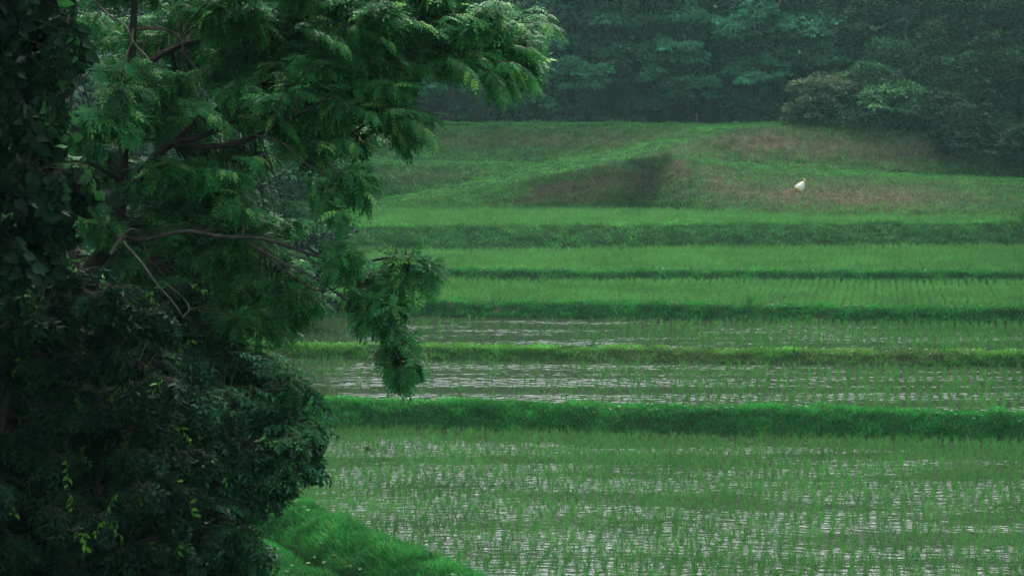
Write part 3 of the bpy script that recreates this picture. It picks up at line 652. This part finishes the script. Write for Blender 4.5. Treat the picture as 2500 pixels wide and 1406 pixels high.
near_plant('dark_broadleaf_tree', 'shadowy tree with big drooping pointed leaves down the upper left edge', 'tree',
    fill(-160, 210, -260, 640, 95, 85, 70, 55, 16.5, .5, cond=lambda a, b: a < 215 - max(0, b - 100) * .12), SP_HT, 60, .19, [.007, .026, .010], [.03, .12, .03], M_dark,
    [([(-260, 1200, 16.5), (-200, 700, 16.5), (-120, 300, 16.5), (-60, -100, 16.5), (0, -400, 16.5)], .12, .03), ([(-260, 1000, 16.5), (-100, 600, 16.4), (40, 450, 16.4)], .05, .02)], (-4.6, 16.5), (.5, 1.2), .12)
edge_l = lambda a, b: a < np.interp(b, [640, 760, 860, 960, 1060, 1200, 1300, 1406], [180, 380, 420, 430, 420, 470, 420, 520])
near_plant('drooping_leaf_shrub', 'dark shrub with yellow green shoot tips filling the lower left corner', 'shrub',
    fill(-80, 520, 640, 1500, 85, 60, 75, 38, 18, .5, cond=edge_l) + fill(-80, 470, 720, 1480, 80, 65, 80, 50, 20.5, .6), SP_OV, 105, .15, [.007, .028, .011], [.07, .19, .02], M_dark,
    [([(-100, 1700, 18), (-40, 1300, 18), (40, 900, 18), (120, 700, 18)], .06, .015), ([(100, 1700, 18.2), (200, 1300, 18.2), (300, 1000, 18.2)], .05, .012), ([(200, 1700, 17.8), (330, 1400, 17.8), (420, 1250, 17.8)], .04, .012)], (-3.6, 18.), (.1, .7), .035)
edge_r = lambda b: np.interp(b, [860, 900, 960, 1000, 1035, 1080, 1120, 1165, 1200, 1260, 1380], [600, 690, 740, 690, 760, 740, 740, 680, 590, 580, 610])
gl = [c for c in fill(330, 780, 870, 1340, 80, 52, 66, 32, 20, .5, cond=lambda a, b: a < edge_r(b) - 150)]
gl += [(690, 1060, 60, 16, 20), (650, 1110, 60, 20, 20), (660, 1000, 60, 18, 20), (640, 1190, 50, 16, 20), (600, 1230, 40, 20, 20)]
gl += fill(300, 640, 840, 1400, 90, 70, 70, 40, 21.5, .4)
gl += [(770, 1045, 36, 12, 20, .8), (740, 1085, 36, 20, 20), (745, 1130, 34, 18, 20), (735, 955, 36, 16, 20, .8), (700, 930, 40, 24, 20), (700, 985, 40, 18, 20), (690, 1160, 30, 14, 20), (600, 1300, 40, 24, 20, .7), (620, 1350, 26, 20, 20, .6)]
near_plant('glossy_leaf_shrub', 'shrub with wet glossy oval leaves reaching out over the edge of the front paddy', 'shrub',
    gl, SP_OV, 90, .155, [.015, .075, .027], [.06, .22, .04], M_shrub,
    [([(350, 1700, 20), (420, 1350, 20), (520, 1150, 20), (640, 1060, 20), (720, 1040, 20)], .05, .01), ([(380, 1700, 20.2), (480, 1300, 20.2), (600, 1120, 20.2), (700, 1100, 20)], .04, .01), ([(350, 1600, 19.8), (450, 1200, 19.8), (580, 980, 19.8), (690, 950, 19.8)], .045, .01)], (-2.9, 20.), (-.1, .6), .04, [(640, 940, 780, 958), (620, 900, 745, 930), (600, 1000, 740, 1000), (620, 1060, 812, 1040), (600, 1050, 790, 1062), (620, 1090, 780, 1105), (640, 1110, 782, 1150), (600, 1120, 740, 1165), (580, 1150, 700, 1178), (540, 1180, 660, 1210), (480, 960, 640, 950), (420, 1010, 600, 1000), (430, 1090, 620, 1100), (480, 1200, 640, 1260), (500, 1280, 640, 1330), (540, 1320, 655, 1385), (350, 1050, 520, 1060), (560, 860, 690, 890)])

# ------------------------------------------------------------------ middle and far trees
def crown_cloud(buf, cen, rad, npad, nleaf, ls, base, tipc, padr=(.16, .30), flat=.55, tip_p=.06, lv=.4):
    cen = np.asarray(cen, float); rad = np.asarray(rad, float)
    q = nrm(R.normal(0, 1, (npad, 3))); rr = .55 + .42 * R.random(npad) ** .6; q[:, 2] = np.where(q[:, 2] < -.5, -q[:, 2], q[:, 2])
    lump = .8 + .45 * fbm(q[:, 0] * 2 + cen[0], q[:, 2] * 2 + cen[1], 2); pc = cen + q * rad * (rr * lump)[:, None]
    ps = (padr[0] + (padr[1] - padr[0]) * R.random(npad)) * rad.mean()
    o = []; dd = []; tt = []; br = .45 + 1.1 * R.random(npad)
    for i in range(npad):
        n = max(8, int(nleaf * (ps[i] / ((padr[0] + padr[1]) / 2 * rad.mean())) ** 2))
        e = nrm(R.normal(0, 1, (n, 3))); e[:, 2] = np.abs(e[:, 2]) * 1.1 - .35
        e = e * (.55 + .5 * R.random((n, 1))) * [1, 1, flat]
        o.append(pc[i] + e * ps[i]); out = nrm(q[i] * .6 + e); out[:, 2] -= .35; dd.append(out + R.normal(0, .3, (n, 3)))
        t = np.asarray(base) * br[i] * (1 - lv + 2 * lv * R.random((n, 1))); m = (R.random(n) < tip_p * 2 * br[i] * (e[:, 2] > 0))[:, None]
        tt.append(np.where(m, np.asarray(tipc), t))
    o = np.concatenate(o); dd = np.concatenate(dd); tt = np.concatenate(tt); n = len(o)
    upv = nrm(np.stack([R.normal(0, .5, n), R.normal(0, .5, n), np.ones(n)], -1))
    buf.inst(RH[0], RH[1], o, dd, upv, ls * (.7 + .6 * R.random(n)), tt)
    return pc
def tree(name, label, cat, loc, h, cr, cz, npad, nleaf, ls, base, tipc, group=None, tr=.22, flat=.55, padr=(.16, .30), mat=None, tip_p=.06, lv=.4):
    """loc = foot; crown centre at height cz, radii cr"""
    root = empty(name, loc, label, cat, group); tb = Buf(); cb = Buf()
    cen = np.array([0, 0, cz]); pads = crown_cloud(cb, cen, cr, npad, nleaf, ls, base, tipc, padr, flat, tip_p, lv)
    topz = cz + cr[2] * .5; path = smoothpath(np.array([[0, 0, -.3], [.2 * tr, 0, topz * .3], [-.3 * tr, .1, topz * .65], [0, 0, topz]]), 4)
    tb.tube(path, np.linspace(tr, tr * .25, len(path)), BK, 8)
    for k in R.choice(len(pads), min(12, len(pads)), replace=False):
        a = path[int(len(path) * (.3 + .5 * R.random()))]; m = (a + pads[k]) / 2 + np.array([0, 0, -.1 * cr[2]])
        t_ = np.linspace(0, 1, 5)[:, None]; tb.tube(a * (1 - t_) ** 2 + 2 * m * t_ * (1 - t_) + pads[k] * t_ ** 2, np.linspace(tr * .35, tr * .1, 5), BK, 5)
    sh = cat == 'shrub'
    tb.build('stems' if sh else 'trunk', M_bark, root, True); cb.build('foliage' if sh else 'crown', mat or M_far, root)
    return root
def place(u, v, D):
    x, y, z = P(u, v, D); return x, y
def gxy(u, D): return float(P(u, 700, D)[0]), D
def ground_at(x, y): return float(height(x, y)[0])
# middle distance, left slope
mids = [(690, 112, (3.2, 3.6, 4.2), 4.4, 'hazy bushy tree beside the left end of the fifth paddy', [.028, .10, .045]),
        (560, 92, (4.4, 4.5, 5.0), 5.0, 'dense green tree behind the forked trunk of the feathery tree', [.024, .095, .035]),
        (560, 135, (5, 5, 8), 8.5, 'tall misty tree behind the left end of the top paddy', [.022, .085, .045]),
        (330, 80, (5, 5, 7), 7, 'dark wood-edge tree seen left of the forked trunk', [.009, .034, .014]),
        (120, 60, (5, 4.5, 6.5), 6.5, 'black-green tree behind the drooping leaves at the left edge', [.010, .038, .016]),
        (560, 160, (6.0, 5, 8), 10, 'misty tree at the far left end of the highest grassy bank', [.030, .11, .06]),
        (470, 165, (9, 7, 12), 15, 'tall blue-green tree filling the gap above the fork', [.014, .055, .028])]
for (u, D, cr, cz, lab, col) in mids:
    x, y = gxy(u, D); z = ground_at(x, y)
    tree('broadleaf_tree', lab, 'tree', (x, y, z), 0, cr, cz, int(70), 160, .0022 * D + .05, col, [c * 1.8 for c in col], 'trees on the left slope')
x, y = gxy(785, 97); tree('leafy_shrub', 'pale bushy shrub between the left wood and the end of the fourth paddy', 'shrub', (x, y, ground_at(x, y)), 0, (1.9, 1.8, 1.7), 1.6, 40, 110, .2, [.035, .12, .055], [.08, .22, .08])
x, y = gxy(700, 88); tree('leafy_shrub', 'dark low shrub at the left end of the third paddy', 'shrub', (x, y, ground_at(x, y)), 0, (2.0, 1.8, 1.4), 1.2, 40, 110, .18, [.018, .06, .026], [.05, .15, .05])
# forest edge behind the terraces: separate trees
fe = [(880, 178), (1060, 180), (1215, 177), (1390, 181), (1560, 177), (1730, 180), (1890, 177), (2060, 181), (2230, 179), (2400, 178), (2540, 180)]
flab = ['misty tree of the wood behind the long bough tip at the left of the wood', 'hazy tree showing below the middle of the long bough', 'hazy tree just right of the hanging end of the long bough',
        'blue-green tree above the middle of the highest bank', 'tree with paler leaf clumps above the upper bank, left of the ramp top', 'tall tree with light hanging clumps above the top of the grassy ramp',
        'dark tree over the ramp top, left of the pale shrub', 'dark tree rising behind the pale reddish shrub', 'dark tree behind the vine covered tree', 'nearly black tree behind the shrubs near the right edge', 'nearly black tree at the upper right corner']
protoF = []
for k in range(4):
    r_ = tree('forest_tree', 'x', 'tree', (0, 0, -500), 0, [(4.8, 4, 8), (4.2, 3.8, 9), (5.2, 4, 7.5), (4.5, 4, 8.5)][k], [7.5, 8.3, 7, 7.8][k], 75, 210, .42, [.042, .185, .095], [.12, .34, .15], 'trees of the forest edge', tr=.3, padr=(.20, .34), tip_p=.08, lv=.25, flat=.45)
    protoF.append(r_)
def copy_tree(src):
    r2 = src.copy(); C.objects.link(r2)
    for ch in src.children:
        c2 = ch.copy(); C.objects.link(c2); c2.parent = r2
    return r2
for i, (u, D) in enumerate(fe):
    x, y = gxy(u, D); o = protoF[i] if i < 4 else copy_tree(protoF[i % 4])
    s_ = .9 + .3 * random.random(); o.scale = (s_,) * 3; o.location = (x, y, ground_at(x, y) - .3); o.rotation_euler = (0, 0, random.random() * 6.28); o['label'] = flab[i]
for (u, v, ru, rv, D, lab) in [(1100, 205, 70, 40, 173.5, 'pale misty young tree in front of the forest, under the long bough'), (1390, 195, 95, 45, 174, 'soft green understorey tree above the middle of the highest bank'), (1540, 170, 80, 55, 175, 'taller pale tree left of the stake at the forest edge'),
        (1300, 255, 60, 26, 173, 'low bush-like tree at the forest foot right of the long bough'), (1690, 95, 90, 60, 174.5, 'bright hanging crown above the stake at the top of the picture'), (1840, 75, 80, 50, 173.5, 'leafy crown high above the ramp top near the picture edge'), (1690, 230, 90, 34, 173, 'dim understorey tree right behind the stake'), (1850, 180, 80, 40, 174, 'dim green tree in the hollow left of the thicket')]:
    c = P(u, v, D); g = ground_at(c[0], D); k = D / F; br_ = 1.9 if v < 220 else 1.1
    tree('understorey_tree', lab, 'tree', (c[0], D, g), 0, (ru * k, ru * k * .7, rv * k), c[2] - g, 26, 120, .34, [.040 * br_, .165 * br_, .085 * br_], [.10, .30, .13], 'trees of the forest edge', tr=.12, padr=(.22, .4), lv=.25, flat=.5, tip_p=.1)
# undergrowth and the wood behind as masses
buf = Buf()
for k in range(230):
    x = R.uniform(-24, 46); y = R.uniform(172, 174.5) if k < 70 else R.uniform(182, 199); r_ = R.uniform(.7, 1.7) if k < 70 else R.uniform(1.5, 2.8)
    r_ = r_ if k < 70 else r_ * 1.3
    crown_cloud(buf, (x, y, ground_at(x, y) + r_ * .5), (r_ * 1.2, r_, r_), 12, 60, .36, [.018, .070, .038], [.05, .15, .06])
tag(buf.build('undergrowth', M_far), 'dark undergrowth along the foot of the forest', 'undergrowth', kind='stuff')
buf = Buf()
def mass(x, y, r_, hh, nl=60):
    z = ground_at(x, y); crown_cloud(buf, (x, y, z + hh), (r_, r_, hh * .9), 60, nl, .62, [.014, .060, .034], [.05, .14, .06], padr=(.2, .34))
for yy in (196, 210, 226):
    for xx in np.arange(-60, 75, 9.5): mass(xx + R.normal(0, 1.5), yy + R.normal(0, 2), R.uniform(5.5, 7.5), R.uniform(8, 11))
for k in range(26):                       # unseen wood added right of the valley to block sky light there
    yy = 60 + 120 * (k / 26.); xx = np.interp(yy, [60, 110, 140, 180], [24, 34, 38, 46]) + (k % 3) * 7 + R.normal(0, 1); mass(xx, yy, R.uniform(5, 6.5), R.uniform(7, 10))
for k in range(30):                       # wood on the left slope
    yy = 30 + 140 * (k / 30.); xx = -np.interp(yy, [30, 60, 100, 170], [16, 20, 24, 30]) - (k % 3) * 6 + R.normal(0, 1); mass(xx, yy, R.uniform(4.5, 6), R.uniform(7, 10), 80)
tag(buf.build('wooded_hillside', M_far), 'dense wood covering the hillside behind and beside the terraces', 'forest', kind='stuff')
# right-hand shrubs on the top bank
def shrub_at(u, v, ru, rv, D, lab, col, tipc, cat='shrub', name='bank_shrub', npad=95, nleaf=90, ls=.26, tip_p=.14, padr=(.2, .36)):
    c = P(u, v, D); g = ground_at(c[0], D); k = D / F
    return tree(name, lab, cat, (c[0], D, g), 0, (ru * k * 1.1, max(1.6, ru * k * .8), rv * k * 1.15), (c[2] - g) * .9, npad, nleaf, ls, col, tipc, None, tr=.09, mat=M_far, tip_p=tip_p, padr=padr)
shrub_at(2120, 290, 150, 40, 166.5, 'dark low shrub filling the gap under the thicket', [.03, .10, .04], [.08, .2, .07])
shrub_at(2010, 255, 85, 62, 166, 'pale leafy shrub with reddish tips at the left end of the thicket on the bank', [.08, .17, .08], [.24, .19, .11])
shrub_at(2110, 235, 80, 72, 167, 'rounded green shrub second from the left on the bank', [.05, .15, .06], [.12, .26, .09])
shrub_at(2190, 255, 90, 45, 164.5, 'low shrub with large light green leaves spilling over the bank', [.06, .18, .07], [.16, .38, .12], ls=.32, tip_p=.2)
shrub_at(2275, 120, 26, 80, 168, 'slim vine covered tree standing above the thicket', [.04, .13, .04], [.12, .30, .08], 'tree', 'vine_covered_tree', 45, 70, .26, .15)
shrub_at(2300, 200, 110, 85, 169, 'large dark green shrub below the vine covered tree', [.03, .10, .045], [.08, .22, .08])
shrub_at(2330, 285, 140, 58, 164., 'dark overhanging shrub at the brow of the bank', [.015, .05, .025], [.05, .12, .05])
shrub_at(2440, 190, 110, 100, 166, 'dark spreading shrub with a few bright leaves near the right edge', [.016, .055, .025], [.07, .20, .06])
shrub_at(2230, 185, 130, 85, 168.5, 'tall leafy shrub between the pale shrubs and the vine covered tree', [.03, .11, .045], [.08, .22, .08])
shrub_at(2400, 250, 130, 100, 165.5, 'broad dark shrub in the right half of the thicket', [.018, .06, .028], [.06, .17, .06])
for (u, v, ru, rv, D, lab) in [(2180, 60, 130, 90, 171, 'dark tall tree behind the vine covered tree, reaching the top of the picture'), (2370, 70, 130, 100, 170, 'big dark tree above the right half of the thicket'), (2500, 110, 100, 120, 168, 'black-green tree at the right edge, its crown cut by the picture')]:
    shrub_at(u, v, ru, rv, D, lab, [.015, .060, .030], [.06, .19, .07], 'tree', 'bank_tree', 70, 110, .32, .06, (.2, .34))
shrub_at(2390, 345, 110, 45, 161, 'low black-green shrub on the face of the bank near the right edge', [.012, .04, .02], [.04, .11, .04])
shrub_at(2520, 350, 80, 42, 158, 'dark bush cut by the right edge of the picture, above the brown bank', [.012, .045, .02], [.04, .11, .04])
shrub_at(2490, 320, 90, 60, 164, 'black-green shrub hanging over the bank at the right edge', [.012, .042, .02], [.05, .12, .05])

# ------------------------------------------------------------------ small things
def plastic(name, col, rough=.4):
    m, n, l, b, out = newmat(name); tc = n.new('ShaderNodeTexCoord'); nz = n.new('ShaderNodeTexNoise'); nz.inputs['Scale'].default_value = 5
    l.new(tc.outputs['Object'], nz.inputs['Vector']); cr = n.new('ShaderNodeValToRGB')
    cr.color_ramp.elements[0].color = (*[c * .75 for c in col], 1); cr.color_ramp.elements[1].color = (*col, 1); cr.color_ramp.elements[0].position = .4; cr.color_ramp.elements[1].position = .6
    l.new(nz.outputs['Fac'], cr.inputs[0]); l.new(cr.outputs[0], b.inputs['Base Color']); b.inputs['Roughness'].default_value = rough
    bp = n.new('ShaderNodeBump'); bp.inputs['Distance'].default_value = .03; l.new(nz.outputs['Fac'], bp.inputs['Height']); l.new(bp.outputs[0], b.inputs['Normal'])
    return m
def lathe(buf, prof, k, tint, wob=.12, flat=1.):
    ang = np.arange(k) * 2 * np.pi / k; V = []
    for i, (r_, z) in enumerate(prof):
        w = 1 + wob * (vn(np.cos(ang) * 2 + i * .7 + 5, np.sin(ang) * 2 + i * .4) * 2 - 1)
        V.append(np.stack([r_ * w * np.cos(ang), r_ * w * np.sin(ang) * flat, np.full(k, z)], -1))
    m = len(prof); i, j = np.meshgrid(np.arange(m - 1), np.arange(k), indexing='ij'); j2 = (j + 1) % k
    buf.add(np.concatenate(V), np.stack([i * k + j, i * k + j2, (i + 1) * k + j2, (i + 1) * k + j], -1), tint)
# knotted sack on the slope
xs0 = float(P(1933, 470, 152)[0])
sr = np.linspace(hill0, hill0 + 1, 200); pp = surf(np.full(200, xs0), sr); vv = proj(pp)[1]; g = pp[np.argmin(np.abs(vv - 468))]
root = empty('knotted_sack', (g[0], g[1] - .1, g[2] + .0), 'cream and yellow knotted plastic sack lying on the straw-coloured slope', 'sack'); root.rotation_euler = (math.radians(-10), math.radians(32), 0)
b = Buf(); lathe(b, [(.0, -.02), (.16, 0), (.27, .08), (.29, .20), (.26, .36), (.19, .52), (.11, .64), (.05, .72)], 20, (1, 1, 1), .18, .8); b.build('bag_body', plastic('cream_plastic', (.93, .90, .74)), root, True)
b = Buf(); lathe(b, [(.05, .72), (.035, .75), (.06, .80), (.09, .88), (.05, .92), (.0, .91)], 12, (1, 1, 1), .5, .5); b.build('tied_neck', plastic('ochre_plastic', (.75, .58, .25)), root, True)
b = Buf(); lathe(b, [(.0, -.05), (.17, -.02), (.285, .06), (.305, .11), (.30, .14)], 20, (1, 1, 1), .18, .8); b.build('yellow_bottom', plastic('yellow_plastic', (.70, .50, .08)), root, True)
# white crumpled bag at the left end of the third dike
x, y = gxy(888, 93.5); c = P(888, 742, 93.5); g = max(ground_at(x, y), c[2] - .2)
g += .1
root = empty('white_plastic_bag', (x, y, g), 'crumpled white plastic bag half hidden by leaves at the end of the third dike', 'bag')
root.scale = (1.1, 1.1, 1.1)
b = Buf(); lathe(b, [(0, 0), (.2, .02), (.3, .12), (.25, .26), (.14, .36), (0, .38)], 16, (1, 1, 1), .4, .7); b.build('bag_body', plastic('white_plastic', (.8, .8, .8)), root, True)
b = Buf(); lathe(b, [(0, .33), (.06, .36), (.12, .46), (.05, .5), (0, .48)], 10, (1, 1, 1), .6, .4); b.build('handles', plastic('white_plastic', (.8, .8, .8)), root, True)
# dark stone in the front paddy
c = P(897, 1096, Dz(1096, .02)); b = Buf(); lathe(b, [(0, -.04), (.06, -.03), (.075, .02), (.05, .06), (0, .075)], 10, (.03, .025, .02), .4); o = b.build('stone', M_ground, None, True); o.location = c; tag(o, 'small dark stone poking out of the water in the front paddy', 'stone')
# stake on the highest bank
c = P(1701, 300, 168.5); g = ground_at(c[0], 168.5); b = Buf(); b.tube([(0, 0, -.1), (.01, 0, .4), (.02, 0, .85)], [.025, .022, .018], (.25, .22, .18), 6); b.tube([(.02, 0, .85), (.02, 0, .87)], [.018, .002], (.25, .22, .18), 6)
o = b.build('stake', M_bark, None, True); o.location = (c[0], 168.5, g); tag(o, 'thin pale stake on the highest bank in front of the wood', 'stake')
# tall grass clump on the third dike
def tuft(u, i, n, h, lab, s=2.6, w=.03):
    yy = waterlim[i][0](P(u, 700, waterlim[i][0](0))[0]); x = float(P(u, 700, yy)[0]); p0 = surf(np.array([x]), np.array([bank_rows[i][0] + s]))[0]
    p = np.tile([0., 0, 0], (n, 1)) + R.normal(0, .06, (n, 3)) * [1, 1, 0]; b = Buf(); blades(b, p, h, w, .6, gtint(p + p0, [.06, .26, .06], .3)); o = b.build('grass_clump', M_grass); o.location = p0; tag(o, lab, 'grass clump')
tuft(1835, 2, 60, .75, 'tallest pale grass clump rising above the third dike')
tuft(1790, 2, 26, .5, 'small upright grass clump left of the tallest clump on the third dike')
tuft(860, 4, 40, .9, 'grass clump in front of the broad bank, near its left end')
tuft(2310, 1, 40, .4, 'grass clump on the yellowish dike near its right end')
# mossy kerb at the lower left
def hit(u, v):
    D = np.linspace(25, 75, 1500); ax, az = ray(u, v); g = height(ax * D, D); k = np.argmax(H + az * D < g); return np.array([ax * D[k], D[k], g[k]])
pk = smoothpath(np.array([hit(a, c_) for a, c_ in ((455, 1295), (500, 1325), (550, 1350), (610, 1378), (650, 1398))]), 6); pk[:, 2] = height(pk[:, 0], pk[:, 1])
tn = nrm(np.gradient(pk, axis=0) * [1, 1, 0]); sdv = np.stack([-tn[:, 1], tn[:, 0], 0 * tn[:, 0]], -1)
prof = [(-.16, -.1), (-.15, .05), (-.10, .09), (.10, .09), (.15, .05), (.16, -.1)]
V = np.stack([pk + sdv * a + np.array([0, 0, c_]) for a, c_ in prof], 1); V[..., 2] += .10 * (fbm(V[..., 0] * 4, V[..., 1] * 4) - .5)
m, k = V.shape[:2]; i, j = np.meshgrid(np.arange(m - 1), np.arange(k - 1), indexing='ij')
b = Buf(); b.add(V.reshape(-1, 3), np.stack([i * k + j, i * k + j + 1, (i + 1) * k + j + 1, (i + 1) * k + j], -1), (.09, .12, .012)); o = b.build('mossy_kerb', M_ground, None, True)
tag(o, 'yellow-green mossy concrete kerb running under the shrubs at the lower left', 'kerb')

# ------------------------------------------------------------------ rainy air
b = Buf(); x0, x1, y0_, y1_, z0, z1 = -175, 180, -35, 335, -4, 110
v = [(x0, y0_, z0), (x1, y0_, z0), (x1, y1_, z0), (x0, y1_, z0), (x0, y0_, z1), (x1, y0_, z1), (x1, y1_, z1), (x0, y1_, z1)]
b.add(v, [(0, 3, 2, 1), (4, 5, 6, 7), (0, 1, 5, 4), (1, 2, 6, 5), (2, 3, 7, 6), (3, 0, 4, 7)], (1, 1, 1))
mh = bpy.data.materials.new('rainy_air'); mh.use_nodes = True; n = mh.node_tree.nodes; n.clear(); out = n.new('ShaderNodeOutputMaterial'); pv = n.new('ShaderNodeVolumePrincipled')
pv.inputs['Color'].default_value = (.50, .95, .90, 1); pv.inputs['Density'].default_value = .00021; pv.inputs['Anisotropy'].default_value = .2
mh.node_tree.links.new(pv.outputs[0], out.inputs['Volume'])
tag(b.build('haze', mh), 'thin rainy haze filling the valley', 'haze', kind='stuff')
